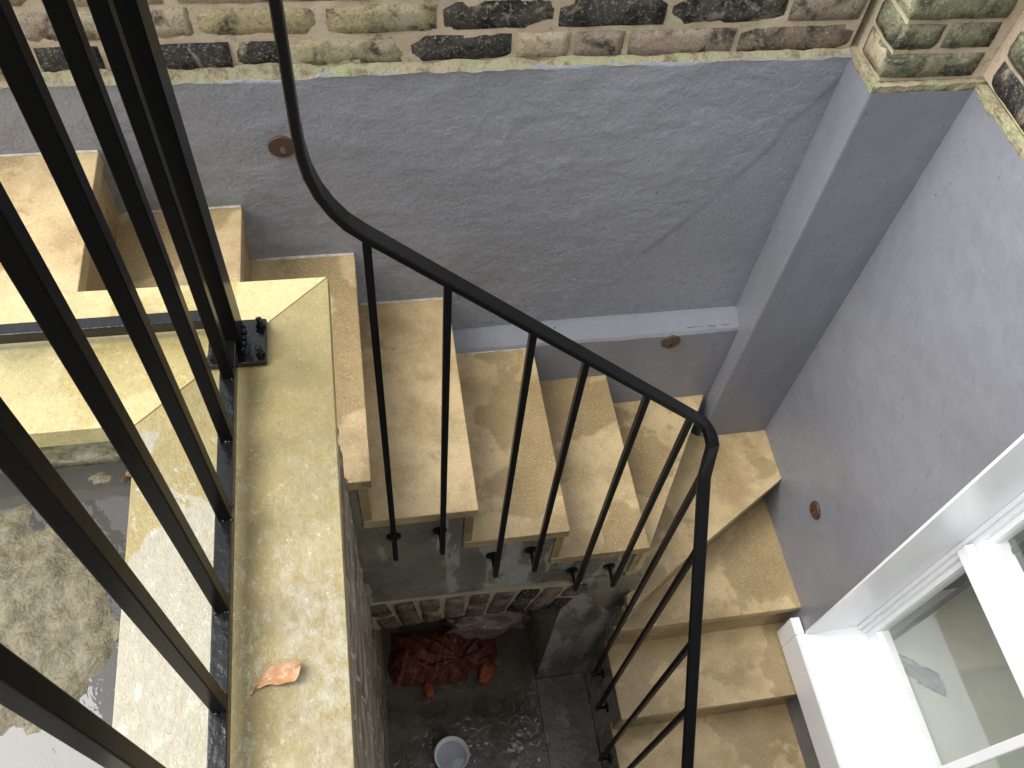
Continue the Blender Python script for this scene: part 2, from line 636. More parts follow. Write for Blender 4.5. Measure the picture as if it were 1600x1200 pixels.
# ------------------------------------------------------------------ ground, basement floor
def ground_h(x, y):
    px, py = x * S, y * S
    d = -.222 - x
    e = .424 - y
    h = .006 + .010 * fnoise(px * 9, py * 9, 3.1, 5) + .0065 * fnoise(px * 34, py * 34, 1.7, 5)
    h -= .016 * max(0, 1 - d / .034)
    h -= .015 * max(0, 1 - e / .085)
    h -= .0080 * min(1, max(0, (.27 - y) / .10)) * min(1, max(0, (.62 + x) / .2))
    return h


bm = bmesh.new()
sheet(bm, 190, 190, lambda s, t: (-.95 + s * .745, -.40 + t * .84, -.745 + ground_h(-.95 + s * .745, -.40 + t * .84) / S))
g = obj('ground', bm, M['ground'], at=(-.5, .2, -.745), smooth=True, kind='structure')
bm = bmesh.new()
for x0, x1, y0, y1 in ((-80, -.95, -80, 80), (-.95, -.205, -80, -.40)):
    vs = [bm.verts.new(p) for p in ((x0, y0, -.743), (x1, y0, -.743), (x1, y1, -.743), (x0, y1, -.743))]
    bm.faces.new(vs)
for x0, x1, y0, y1 in ((-.205, 80, -80, -1.1), (-.95, 80, 1.2, 80), (1.6, 80, -1.1, 1.2)):
    vs = [bm.verts.new(p) for p in ((x0, y0, -.743), (x1, y0, -.743), (x1, y1, -.743), (x0, y1, -.743))]
    bm.faces.new(vs)
obj('ground', bm, M['ground'], at=(-3, 0, -.745), kind='structure')
bm = bmesh.new()
vs = [bm.verts.new(p) for p in ((-.94, -.39, -.746), (-.208, -.39, -.746), (-.208, .436, -.746), (-.94, .436, -.746))]
bm.faces.new(vs)
obj('puddle_water', bm, M['water'], at=(-.4, .2, -.746), kind='structure')

bm = bmesh.new()
sheet(bm, 90, 150, lambda s, t: (-.062 + s * .53, -.97 + t * 1.93, FL + .003 * fnoise(s * 4, t * 16, .3, 4)))
fl = obj('basement_floor', bm, M['floorwet'], at=(.1, .2, FL), smooth=True, kind='structure')
for k, (ya, yb) in enumerate(((.19, YS + .0046), (-.2, .187), (-.59, -.203), (-.95, -.593))):
    obj('paving_slab', bbox(.3245, .4535, ya, yb, FL - .03, FL + .004, bev=.002), M['slab'], fl)

def m_film():
    t = T('thin_water_film')
    g = t.n('BsdfGlossy')
    g.inputs['Roughness'].default_value = .03
    t.lk(t.bump(t.noise(38, 4, .6, .8), .003, .8), g.inputs['Normal'])
    tr = t.n('BsdfTransparent')
    tr.inputs['Color'].default_value = (.92, .9, .87, 1)
    lw = t.n('LayerWeight')
    lw.inputs['Blend'].default_value = .5
    mx = t.n('MixShader')
    pt = t.math('MULTIPLY', t.step(t.noise(42, 5, .62, .8), .545, .575), t.step(t.noise(7, 3), .36, .5))
    pt = t.math('ADD', t.math('MULTIPLY', pt, .16), .012)
    t.lk(t.math('ADD', t.math('POWER', lw.outputs['Facing'], 5.0), pt), mx.inputs[0])
    t.lk(tr.outputs[0], mx.inputs[1]); t.lk(g.outputs[0], mx.inputs[2])
    t.lk(mx.outputs[0], t.t.nodes['Material Output'].inputs['Surface'])
    return t.m


M['film'] = m_film()
bm = bmesh.new()
vs = [bm.verts.new(p) for p in ((-.055, -.9, FL + .0004), (.322, -.9, FL + .0004), (.322, .56, FL + .0004), (-.055, .56, FL + .0004))]
bm.faces.new(vs)
obj('puddle_water', bm, M['film'], at=(.1, .1, FL), kind='structure')

# ------------------------------------------------------------------ brick kit
def brick_mesh(name, L, H, D, seed):
    """one rough brick in metres, face towards -Y, origin at its centre"""
    rr = random.Random(seed)
    bm = bmesh.new()
    nx, nz = 7, 3
    def f(i, j, k):
        x = (i / nx - .5) * L
        z = (j / nz - .5) * H
        edge = (i in (0, nx)) or (j in (0, nz))
        corner = (i in (0, nx)) and (j in (0, nz))
        y = -D / 2 + (.0025 if edge else 0) + rr.uniform(-.0012, .0014)
        if corner:
            x *= 1 - rr.uniform(.004, .02)
            z *= 1 - rr.uniform(.01, .07)
            y += rr.uniform(0, .003)
        elif edge:
            z *= 1 + rr.uniform(-.05, .03) if j in (0, nz) else 1
            x *= 1 + rr.uniform(-.015, .008) if i in (0, nx) else 1
        return (x, y, z)
    g = [[bm.verts.new(f(i, j, 0)) for j in range(nz + 1)] for i in range(nx + 1)]
    for i in range(nx):
        for j in range(nz):
            bm.faces.new((g[i][j], g[i + 1][j], g[i + 1][j + 1], g[i][j + 1]))
    rim = [g[i][0] for i in range(nx + 1)] + [g[nx][j] for j in range(1, nz + 1)] + [g[i][nz] for i in range(nx - 1, -1, -1)] + [g[0][j] for j in range(nz - 1, 0, -1)]
    back = [bm.verts.new((v.co.x, D / 2, v.co.z)) for v in (g[0][0], g[nx][0], g[nx][nz], g[0][nz])]
    c = [rim.index(v) for v in (g[0][0], g[nx][0], g[nx][nz], g[0][nz])]
    n = len(rim)
    for k in range(4):
        a, b = c[k], c[(k + 1) % 4]
        seq = [rim[(a + q) % n] for q in range(((b - a) % n) + 1)]
        bm.faces.new(seq + [back[(k + 1) % 4], back[k]])
    bm.faces.new(back)
    bmesh.ops.recalc_face_normals(bm, faces=bm.faces[:])
    me = bpy.data.meshes.new(name)
    bm.to_mesh(me)
    bm.free()
    for p in me.polygons:
        p.use_smooth = len(p.vertices) == 4 and p.index < nx * nz
    return me


BL, BH, BD = .215, .060, .06
BR = {}
for kind in ('b_soot', 'b_olive', 'b_tan', 'b_pink', 'b_brown', 'b_moss', 'b_wet'):
    BR[kind] = []
    for k in range(4):
        me = brick_mesh('brick', BL, BH, BD, hash((len(BR), k)) % 999 + k)
        me.materials.append(M[kind])
        BR[kind].append(me)


def put_brick(parent, kind, centre, length, height=.040, face='-y', tilt=0.0, name='brick'):
    """centre in survey units on the wall face; length, height in survey units; a shared mesh is scaled"""
    o = bpy.data.objects.new(name, random.choice(BR[kind]))
    COL.objects.link(o)
    o.parent = parent
    o.scale = (length * S / BL, 1, height * S / BH)
    rz = {'-y': 0, '-x': -math.pi / 2}[face]
    o.rotation_euler = (0, tilt + random.uniform(-.012, .012), rz)
    nrm = {'-y': Vector((0, -1, 0)), '-x': Vector((-1, 0, 0))}[face]
    o.location = W(*centre) - org(parent) - nrm * (BD / 2 - random.uniform(-.002, .003))
    return o


CP = .0458            # course pitch, survey units
KIND = ['b_tan', 'b_olive', 'b_pink', 'b_soot', 'b_brown', 'b_tan', 'b_olive', 'b_soot']


# ------------------------------------------------------------------ garden wall at the back
bw = thing('garden_wall', 'long back wall with grey painted render below weathered yellow brick, behind the stone stairs', 'wall', (0, 1.05, -2.3))
# render coat, hand floated, with a smoother patch at its right end
def wall_y(x, z):
    px, pz = x * S, z * S
    line = x - (.7141 + (z + .7655) * .592)          # right of the slanting patch edge
    line += .016 * fnoise(pz * 6, 2.2, .5, 3)
    k = min(1, max(0, line / .006))
    r = .0045 * fnoise(px * 2.6, pz * 3.4, 8.1, 3) + .0016 * fnoise(px * 12, pz * 19, 4.4, 4)
    ridge = abs(fnoise(px * 4.2 + 3, pz * 6.5, 6.6, 3))
    r += .0030 * max(0, .09 - ridge) / .09 * (1 if x > .15 else .25) * max(0, fnoise(px * 2, pz * 2, 1.1, 2) + .25)
    sm = .0012 * fnoise(px * 4, pz * 4, 2.1, 3) - .0032
    return YW - ((1 - k) * r + k * sm) / S


bm = bmesh.new()
NXg, NZg = 330, 130
def rc(s, t):
    x = -1.05 + s * (XP + 1.05 + .008)
    ztop = ZB + .004 * fnoise(x * 6, .3, .9, 3) - (.004 if x < -.05 else 0)
    z = -1.50 + t * (ztop + 1.50)
    return (x, wall_y(x, z), z)
gr = sheet(bm, NXg, NZg, rc)
top = [gr[i][NZg] for i in range(NXg + 1)]
tb = [bm.verts.new((v.co.x, YW + .03, v.co.z + .003)) for v in top]
for i in range(NXg):
    bm.faces.new((top[i], top[i + 1], tb[i + 1], tb[i]))
obj('render_coat', bm, M['grey'], bw, smooth=True, recalc=False)
# sloping mortar fillet on the top of the render
bm = bmesh.new()
def fil(s, t):
    x = -1.05 + s * (XP + 1.05)
    e = fnoise(x * 22, .2, 4.4, 4)
    zt = ZB + (.011 if x < -.05 else .006) + .005 * e
    zb = ZB + .004 * fnoise(x * 6, .3, .9, 3) - (.004 if x < -.05 else 0) - .002 + .003 * fnoise(x * 40, 7, 1, 3)
    return (x, YW - .0012 + t * .012 + .002 * fnoise(x * 30, t * 2, 2, 3) * (1 if 0 < t < 1 else 0), zb + t * (zt - zb))
sheet(bm, 200, 3, fil)
obj('mortar_fillet', bm, M['fillet'], bw, smooth=True, recalc=False)
# masonry core behind render and bricks
bm = bmesh.new()
def mort(s, t):
    x = -1.2 + s * (XP + 1.2)
    z = ZB - .05 + t * .285
    return (x, YW + .0123 + .0010 * fnoise(x * 40, z * 40, 1.2, 4), z)
sheet(bm, 300, 90, mort)
obj('mortar_bed', bm, M['mortar'], bw, smooth=True, recalc=False)
obj('wall_core', bbox(-1.2, XP + .25, YW + .035, YW + .16, -2.3, ZB + .233, bev=.004), M['mortar'], bw)
# thicker foot of the wall with a sloping top
bm = bmesh.new()
def foot(s, t):
    x = .118 + s * (XP - .118)
    prof = [(YW + .004, -1.329), (YW - .004, -1.331), (YL + .004, -1.3485), (YL, -1.3545), (YL, -1.40), (YL, -1.5), (YL, -1.66)]
    k = int(round(t * 6))
    y, z = prof[k]
    n = .0016 * fnoise(x * 14, k * .4, 3, 4)
    return (x, y + n, z + n * .6)
sheet(bm, 120, 6, foot)
vs = [bm.verts.new(p) for p in ((.118, YW, -1.331), (.118, YL, -1.3545), (.118, YL, -1.66), (.118, YW, -1.66))]
bm.faces.new(vs)
obj('wall_foot', bm, M['grey_smooth'], bw, recalc=True)
bm = bmesh.new()
pts = []
for k in range(40):
    u = k / 39
    pts.append((.60 + .13 * u * .8, YL + .0105 + .0035 * fnoise(u * 7, 1, 2, 3), -1.3448))
for k in range(39):
    a, b = pts[k], pts[k + 1]
    wd = .0005 + .0004 * abs(fnoise(k * .3, 4, 4, 2))
    vs = [bm.verts.new(p) for p in ((a[0], a[1] - wd, a[2]), (b[0], b[1] - wd, b[2]), (b[0], b[1] + wd, b[2]), (a[0], a[1] + wd, a[2]))]
    bm.faces.new(vs)
obj('crack', bm, M['hole'], bw)
# bricks: measured joints in the two courses the photograph shows whole
rows = {
    0: [(-.47, 'b_tan'), (-.391, 'b_soot'), (-.308, 'b_soot'), (-.242, 'b_soot'), (-.151, 'b_soot'), (-.086, 'b_olive'), (.071, 'b_soot'), (.214, 'b_tan'), (.294, 'b_pink'), (.37, 'b_pink'), (.53, 'b_brown'), (.706, None)],
    1: [(-.475, 'b_brown'), (-.399, 'b_pink'), (-.333, 'b_tan'), (-.249, 'b_tan'), (-.19, 'b_olive'), (-.034, 'b_olive'), (.114, 'b_soot'), (.267, 'b_soot'), (.421, 'b_soot'), (.591, 'b_pink'), (.706, None)],
    2: [(-.435, 'b_brown'), (-.359, 'b_tan'), (-.216, 'b_tan'), (-.089, 'b_olive'), (.043, 'b_brown'), (.189, 'b_tan'), (.342, 'b_brown'), (.466, 'b_pink'), (.632, 'b_brown'), (.706, None)],
}
for c in range(5):
    row = rows.get(c)
    if row is None:
        row = []
        x = -.55 + (c % 2) * .078
        while x < .68:
            row.append((x, random.choice(KIND)))
            x += random.choice((.155, .155, .08))
        row.append((.706, None))
    # the course runs on to the left of the measured joints
    x = row[0][0]
    while x > -1.0:
        x -= .156
        row.insert(0, (x, random.choice(KIND)))
    z = ZB + .0245 + c * CP + (0.002 if c else 0)
    for (a, k), (b, _) in zip(row, row[1:]):
        gap = .0075
        L = b - a - gap
        if L < .02:
            continue
        put_brick(bw, k, ((a + b) / 2, YW + .010, z + random.uniform(-.0012, .0012)), L, .0395 + random.uniform(-.0015, .0012))

# ------------------------------------------------------------------ pier in the corner
pr = thing('corner_pier', 'narrow pier in the corner, smooth grey paint below green mossy bricks', 'wall', (.79, .95, -2.3))
bm = bmesh.new()
def pier_f(s, t):
    path = [(XP, YW + .012), (XP, .975), (XP, .95), (XP, YP + .0035), (XP + .0008, YP + .0012), (XP + .0035, YP), (.735, YP), (.77, YP), (.81, YP), (.84, YP), (XR, YP)]
    k = int(round(s * 10))
    x, y = path[k]
    z = -1.80 + t * (ZB - .004 + .003 * fnoise(k * .5, 3, 1, 2) + 1.80)
    n = .0016 * fnoise(k * .8, z * 5, 5, 3)
    return (x + (n if k < 4 else 0), y + (n if k > 5 else 0), z)
sheet(bm, 10, 90, pier_f)
obj('render_coat', bm, M['grey_smooth'], pr, smooth=False)
bm = bmesh.new()
prism(bm, [(XP + .0025, YW + .03), (XP + .0025, YP + .0025), (XR + .03, YP + .0025), (XR + .03, YW + .03)], 'z', ZB - .03, ZB + .005)
rough(bm, .006, .0024, 2)
obj('mortar_fillet', bm, M['fillet'], pr)
bm = bmesh.new()
prism(bm, [(XP + .014, YW + .03), (XP + .014, YP + .013), (XR + .03, YP + .013), (XR + .03, YW + .03)], 'z', ZB + .0055, ZB + .235)
obj('mortar_bed', bm, M['mortar'], pr)
for c in range(5):
    z = ZB + .030 + c * CP
    split = [(.719, .781, 'b_moss'), (.788, .862, 'b_moss')] if c % 2 else [(.719, .862, 'b_moss')]
    if c == 0:
        split = [(.719, .862, 'b_moss')]
    for a, b, k in split:
        put_brick(pr, k, ((a + b) / 2, YP + .009, z), b - a, .038)
    put_brick(pr, 'b_moss' if c % 2 else 'b_tan', (XP + .010, (YW + YP) / 2 + .008, z), .062, .038, '-x')

# ------------------------------------------------------------------ house wall on the right with the window opening
hw = thing('house_wall', 'tall grey painted house wall with a band of mossy brick above, beside the white window', 'wall', (1.0, .5, -2.3))
YR = .487           # edge of the window opening
ZS, ZT = -1.872, -.42
YO = -.47           # far side of the opening (towards the viewer)
bm = bmesh.new()
def hface(y0, y1, z0, z1, nu, nv):
    def f(s, t):
        y = y0 + s * (y1 - y0)
        z = z0 + t * (z1 - z0)
        e = min(1, min(y1 - y, y - y0) / .02 + .0)
        n = .0022 * fnoise(y * 5, z * 5, 2.5, 3) + .0009 * fnoise(y * 22, z * 22, 1.5, 3)
        return (XR + n * max(0, e), y, z)
    return f
sheet(bm, 90, 170, hface(YR, YP, -2.32, ZB - .003, 0, 0))
obj('render_coat', bm, M['grey_smooth'], hw, smooth=True)
obj('render_coat', bbox(XR, XR + .1, YO, YR - .0008, -2.32, -1.948, bev=.001), M['grey_dark'], hw)
obj('render_coat', bbox(XR, XR + .1, -1.1, YO - .0008, -2.32, ZB, bev=.001), M['grey_smooth'], hw)
obj('mortar_fillet', rough(bbox(XR + .0002, XR + .03, YR + .003, YP - .001, ZB - .006, ZB + .0045), .006, .0026, 5), M['fillet'], hw)
bm = bmesh.new()
box(bm, XR + .0135, XR + .10, YR + .002, YP + .02, ZB + .008, .02)
box(bm, XR + .0135, XR + .10, -1.1, YO - .002, ZB + .001, .02)
box(bm, XR + .0135, XR + .10, YO - .002, YR + .002, ZT, .02)
obj('mortar_bed', bm, M['mortar'], hw)
bm = bmesh.new()
box(bm, XR + .004, XR + .19, YR + .0022, YP + .16, -2.32, ZB - .008)
obj('wall_core', bm, M['mortar'], hw)
obj('wall_core', bbox(XR + .1005, XR + .19, -1.1, YO - .0022, -2.32, .02), M['mortar'], hw)
hk = ['b_moss', 'b_soot', 'b_tan', 'b_moss', 'b_brown']
for c in range(16):
    z = ZB + .030 + c * CP
    y = YP - .004
    first = True
    while y > YR + .04:
        L = (.075 if (c % 2 and first) else .15)
        L = min(L, y - YR - .004)
        put_brick(hw, random.choice(hk), (XR + .009, y - L / 2, z), L - .007, .038, '-x')
        y -= L
        first = False

# ------------------------------------------------------------------ white window
sw = thing('sash_window', 'white painted timber window with a deep white sill, set in the right wall above the lower steps', 'window', (1.0, .2, ZS))
bm = bmesh.new()
prism(bm, [(XR - .022, -1.948), (XR - .022, -1.856), (XR - .018, -1.851), (XR + .0, -1.853), (1.03, -1.8422), (1.03, -1.948)], 'y', YO - .04, YR - .001, bev=.0015)
sill = obj('sill', bm, M['white'], sw)
obj('sill_horn', bbox(XR - .0225, XR - .0008, YR - .0005, .524, -1.948, -1.853, bev=.002), M['white'], sill)
obj('reveal', bbox(XR - .0006, 1.03, YR - .0035, YR + .0015, -1.849, ZT), M['white'], sw)
obj('reveal', bbox(XR - .0006, 1.03, YO - .0015, YO + .0035, -1.849, ZT), M['white'], sw)
obj('reveal', bbox(XR - .0006, 1.03, YO + .004, YR - .004, ZT - .004, ZT), M['white'], sw)
# jambs: lining, bead, stile steps
for sgn, y0 in ((1, YR - .004), (-1, YO + .004)):
    bm = bmesh.new()
    def yy(a, b):
        return (y0 - a, y0 - b)[::1] if sgn > 0 else (y0 + b, y0 + a)
    for (a, b, x0) in ((.0, .008, .984), (.0082, .0128, .992), (.013, .017, .989)):
        ya, yb = (y0 - b, y0 - a) if sgn > 0 else (y0 + a, y0 + b)
        box(bm, x0, 1.04, ya, yb, -1.841, ZT - .005, bev=.0012)
    obj('jamb', bm, M['white'], sw)
YJ = YR - .0212      # inside of the far jamb
YK = YO + .0212
sash = obj('sash_frame', bbox(1.0, 1.03, YJ - .010, YJ, -1.841, -1.3815, bev=.0015), M['white'], sw)
bm = bmesh.new()
box(bm, 1.0, 1.03, YK + .010, YJ - .0101, -1.841, -1.800, bev=.0015)
obj('bottom_rail', bm, M['white'], sw)
obj('sash_frame', bbox(1.0, 1.03, YK, YK + .010, -1.841, -1.3815, bev=.0015), M['white'], sw)
obj('transom', bbox(.966, .983, YK, YJ, -1.381, -1.349, bev=.002), M['white'], sw)
obj('transom', prism(bmesh.new(), [(.9868, -1.381), (.9868, -1.3375), (1.035, -1.3335), (1.035, -1.381)], 'y', YK, YJ, bev=.0015), M['white'], sw)
obj('top_rail', bbox(.998, 1.03, YK + .010, YJ - .0101, -1.404, -1.3815, bev=.001), M['white'], sw)
BY = [.167, -.1]
for y in BY:
    obj('glazing_bar', bbox(1.002, 1.028, y - .009, y + .009, -1.7995, -1.4045, bev=.002), M['white'], sw)
    obj('glazing_bar', bbox(1.002, 1.028, y - .009, y + .009, -1.3335, ZT - .02, bev=.002), M['white'], sw)
obj('sash_frame', bbox(1.0, 1.03, YJ - .010, YJ, -1.333, ZT - .0055, bev=.0015), M['white'], sw)
obj('glazing_bar', bbox(1.002, 1.0275, YK + .002, YJ - .0102, -.905, -.885, bev=.002), M['white'], sw)
ys = [YJ - .0105] + BY + [YK + .0105]
for i in range(3):
    a = ys[i] - (.0095 if i else 0)
    b = ys[i + 1] + (.0095 if i < 2 else 0)
    for z0, z1 in ((-1.7995, -1.4045), (-1.333, -.906)):
        p = obj('pane', bbox(1.013, 1.0145, b, a, z0, z1), M['glass'], sw)
        if i == 0:
            obj('spacer', bbox(1.022, 1.027, a - .026, a - .017, z0 + .012, z1 - .004), M['spacer'], p)
# the room seen through it
bm = bmesh.new()
for q in (((1.06, YO, -2.1), (1.9, YO, -2.1), (1.9, YR, -2.1), (1.06, YR, -2.1)),
          ((1.9, YO - .2, -2.1), (1.9, YR + .2, -2.1), (1.9, YR + .2, -.3), (1.9, YO - .2, -.3)),
          ((1.06, YR + .1, -2.1), (1.9, YR + .1, -2.1), (1.9, YR + .1, -.3), (1.06, YR + .1, -.3)),
          ((1.06, YO - .1, -2.1), (1.9, YO - .1, -2.1), (1.9, YO - .1, -.3), (1.06, YO - .1, -.3)),
          ((1.06, YO - .1, -.3), (1.9, YO - .1, -.3), (1.9, YR + .1, -.3), (1.06, YR + .1, -.3))):
    bm.faces.new([bm.verts.new(p) for p in q])
obj('room_lining', bm, M['room'], sw)
obj('window_board', bbox(1.036, 1.60, YO - .05, YR + .05, -1.86, -1.835, bev=.003), M['room'], sw)
bm = bmesh.new()
sheet(bm, 80, 40, lambda s, t: (1.52 + .012 * math.sin(s * 46 + .6 * fnoise(s * 5, t * 2, 1, 2)) + .008 * fnoise(s * 4, t * 1.5, 3, 2), YO - .05 + s * (YR - YO + .12), -1.86 + t * 1.45))
obj('curtain', bm, M['curtain'], sw, smooth=True)
bm = bmesh.new()
sheet(bm, 14, 10, lambda s, t: (1.045 + .07 * t, .36 + .055 * s - .05 * t, -1.8345 + .012 * math.sin(math.pi * s) + .012 * fnoise(s * 4, t * 4, 9, 2)))
obj('folded_cloth', bm, M['greycloth'], sw, smooth=True)

# ------------------------------------------------------------------ parapet: low wall, coping, lightwell side
pw = thing('parapet_wall', 'low stone coped wall in the left foreground carrying the black railing', 'wall', (-.13, .1, FL))
CZ, CT = -.68, .024
def cop(pts, mat, cut):
    bm = prism(bmesh.new(), pts, 'z', CZ - CT, CZ, bev=.0007, seg=2)
    return obj('coping_stone', bm, mat, pw)
cop([(-1.1, .600), (-.0448, .5885), (-.2164, .4342), (-1.1, .4345)], M['coping_dry'], 0)
cop([(-.0445, .5879), (-.0435, .128), (-.0435, -1.1), (-.2125, -1.1), (-.2125, .15), (-.2160, .4336)], M['coping_wet'], 0)
# walls under the coping
bm = bmesh.new()
prism(bm, [(-1.1, .572), (-.064, .572), (-.064, -1.1), (-.199, -1.1), (-.199, .447), (-1.1, .447)], 'z', FL - .02, CZ - CT - .0005)
obj('wall_core', bm, M['kerb'], pw)
bm = bmesh.new()
def bf(s, t):
    y = .5715 - s * 1.5
    z = FL - .01 + t * (CZ - CT - .002 - FL + .01)
    c = (z + 2.4) / CP
    fr = abs(c - round(c))
    d = -.006 * max(0, 1 - fr / .14)
    off = .5 * (int(math.floor(c)) % 2)
    q = y / .157 + off
    fq = abs(q - round(q))
    d = min(d, -.006 * max(0, 1 - fq / .05))
    return (-.060 + (d + .0035 * fnoise(y * 9, z * 26, 2, 4)) / S * 1.4, y, z)
sheet(bm, 70, 360, bf)
o = obj('brick_face', bm, M['brickface'], pw, smooth=True)
o['kind'] = 'stuff'
bm = bmesh.new()
sheet(bm, 120, 14, lambda s, t: (-1.0 + s * .80, .4445 + .004 * fnoise(s * 30, t * 3, 1, 4) - .004 * (1 - t), -.78 + t * (CZ - CT + .78 - .001)))
obj('kerb_render', bm, M['kerb'], pw, smooth=True)
bm = bmesh.new()
sheet(bm, 14, 120, lambda s, t: (-.2015 + .003 * fnoise(s * 3, t * 30, 1, 4), .444 - t * 1.2, -.78 + s * (CZ - CT + .78 - .001)))
obj('kerb_render', bm, M['kerb'], pw, smooth=True)

# ------------------------------------------------------------------ staircase
st = thing('stone_staircase', 'sandstone staircase turning down the lightwell from left to lower right', 'staircase', (.2, .75, FL))
TT, NO, RT = .024, .006, .015          # tread thickness, nosing, riser thickness
def tread(pts, z, mat='tread'):
    return obj('tread', prism(bmesh.new(), pts, 'z', z - TT, z, bev=.0017, seg=2), M[mat], st)
xprev = -1.1
for n in range(6):
    z = TZ[n]
    yb = YW + .004 if n < 4 else YL + .003
    tread([(xprev - NO - RT + .0005, YS), (NX[n], YS), (NX[n], yb), (xprev - NO - RT + .0005, yb)] if n else [(-1.1, YS), (NX[n], YS), (NX[n], yb), (-1.1, yb)], z)
    zb = TZ[n + 1]
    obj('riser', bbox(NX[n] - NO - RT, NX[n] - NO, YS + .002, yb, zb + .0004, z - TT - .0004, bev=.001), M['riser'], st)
    xprev = NX[n]
M['joint'] = m_simple('pale_pointing', (.52, .48, .40), .7, .002, 80, .25)
for n in range(5):
    x0 = (-1.1 if n == 0 else NX[n - 1]) + .001
    yj = YW if n < 4 else YL
    obj('pointing', bbox(x0, NX[n] - .001, yj - .0034 + (.0 if n < 4 else .001), yj + .003, TZ[n] - .001, TZ[n] + .0016, bev=.0006), M['joint'], st)
# winders
T7 = [(NX[5] - NO - RT, YS + .004), (.4575, YS + .004), (.470, YS + .012), (.700, YL + .003), (NX[5] - NO - RT, YL + .003)]
tread(T7, TZ[6])
T8 = [(.452, .563), (.452, .538), (.4575, .540), (.578, .6225), (XR + .003, .797), (XR + .003, YP + .003), (.705, YP + .003), (.690, .938), (.4685, YS + .006), (.4560, YS - .001)]
tread(T8, TZ[7])
T9 = [(.4525, .5375), (.452, .541), (.5775, .6335), (XR + .003, .808), (XR + .003, .5375)]
tread(T9, TZ[8])
def riser_between(p, q, z0, z1, inset, th):
    p, q = Vector((*p, 0)), Vector((*q, 0))
    d = (q - p).normalized()
    nrm = Vector((-d.y, d.x, 0))
    a, b = p + nrm * inset, q + nrm * inset
    c, e = b + nrm * th, a + nrm * th
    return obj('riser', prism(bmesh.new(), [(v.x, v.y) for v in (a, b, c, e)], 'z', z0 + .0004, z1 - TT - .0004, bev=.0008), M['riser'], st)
riser_between((.470, YS + .012), (.700, YL + .003), TZ[7], TZ[6], NO, RT)
riser_between((.4575, .540), (.578, .6225), TZ[8], TZ[7], NO, RT)
riser_between((.5785, .6228), (XR + .003, .797), TZ[8], TZ[7], NO, RT)
yprev = .5375
LY = [.383, .222, .06]
XT = [.446, .446, .446]
for n, y in zip((9, 10, 11), LY):
    xr = XR + .003
    tread([(XT[n - 9], y), (xr, y), (xr, yprev + NO + RT - .0005), (XT[n - 9], yprev + NO + RT - .0005)], TZ[n])
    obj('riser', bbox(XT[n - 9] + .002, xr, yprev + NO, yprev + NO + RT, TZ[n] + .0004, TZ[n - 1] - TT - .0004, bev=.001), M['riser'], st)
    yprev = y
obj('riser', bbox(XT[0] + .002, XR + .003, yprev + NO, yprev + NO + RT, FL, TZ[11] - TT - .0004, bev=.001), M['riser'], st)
# rendered core of the upper flight: stepped prism, hollow vault under it
YC = YS + .005
pts = [(-1.1, -1.60), (-1.1, TZ[0] - TT - .001)]
for n in range(5):
    x = NX[n] - NO - RT - .0006
    pts += [(x, TZ[n] - TT - .001), (x, TZ[n + 1] - TT - .001)]
pts += [(NX[5] - NO - RT - .0006, TZ[5] - TT - .001), (NX[5] - NO - RT - .0006, -1.60)]
obj('stringer', prism(bmesh.new(), pts, 'y', YC, YL - .002), M['stringer'], st)
# pier right of the vault, winder core
bm = bmesh.new()
prism(bm, [(.325, YC), (XS + .02, YC), (XS + .02, YL - .003), (.325, YL - .003)], 'z', FL - .03, -1.6205)
prism(bm, [(.4355, YC), (XS + .014, YC), (XS + .014, YL - .003), (.4355, YL - .003)], 'z', -1.6203, TZ[6] - TT - .0006)
obj('vault_pier', bm, M['stringer'], st)
bm = bmesh.new()
prism(bm, [(XS + .0145, YC + .002), (.694, .9565), (XS + .0145, YL - .003)], 'z', -2.0, TZ[6] - TT - .0006)
obj('winder_core', bm, M['stringer'], st)
bm = bmesh.new()
prism(bm, [(XS + .0012, .5457), (XS + .006, .5457), (.585, .636), (XR + .002, .812), (XR + .002, YP), (.70, YP), (XS + .0012, YC - .0012)], 'z', FL - .01, TZ[7] - TT - .0006)
obj('winder_core', bm, M['stringer'], st)
bm = bmesh.new()
box(bm, XS, XR + .002, .5445, YC - .0006, FL - .01, TZ[8] - TT - .0006)
box(bm, XS + .022, XR + .002, YC - .0004, .66, FL - .01, TZ[8] - TT - .001)
yprev = .5440
for n, y in zip((9, 10, 11), LY):
    box(bm, XS, XR + .002, y + NO + RT + .0006, yprev, FL - .01, TZ[n] - TT - .0006)
    yprev = y + NO + RT
obj('lower_stringer', bm, M['stringer'], st)

# ------------------------------------------------------------------ vault and brick arch
va = thing('coal_vault', 'dark brick arched vault opening under the stairs at the bottom of the lightwell', 'vault', (.13, .75, FL))
bm = bmesh.new()
box(bm, -.0595, .3245, .645, YL + .0, -1.70, -1.6005)
obj('vault_ceiling', bm, M['b_wet'], va)
obj('vault_back', bbox(-.0595, .3245, .93, YL, FL, -1.701), M['stringer'], va)
obj('vault_side', bbox(-.066, -.058, .5725, .9295, FL, -1.6), M['brickface'], va)
def arc_z(x):        # soffit of the flat arch
    u = (x - .135) / .20
    return -1.728 - .026 * u * u
NV = 9
kinds = ['b_wet', 'b_wet', 'b_wet', 'b_brown', 'b_wet', 'b_wet', 'b_soot', 'b_brown', 'b_soot']
bm = bmesh.new()
prism(bm, [(-.0595, -1.6005), (.352, -1.626)] + [(x, arc_z(x) + .002) for x in (.345, .25, .135, .05, -.0595)], 'y', YC - .002, .644)
obj('mortar_bed', bm, M['mortar'], va)
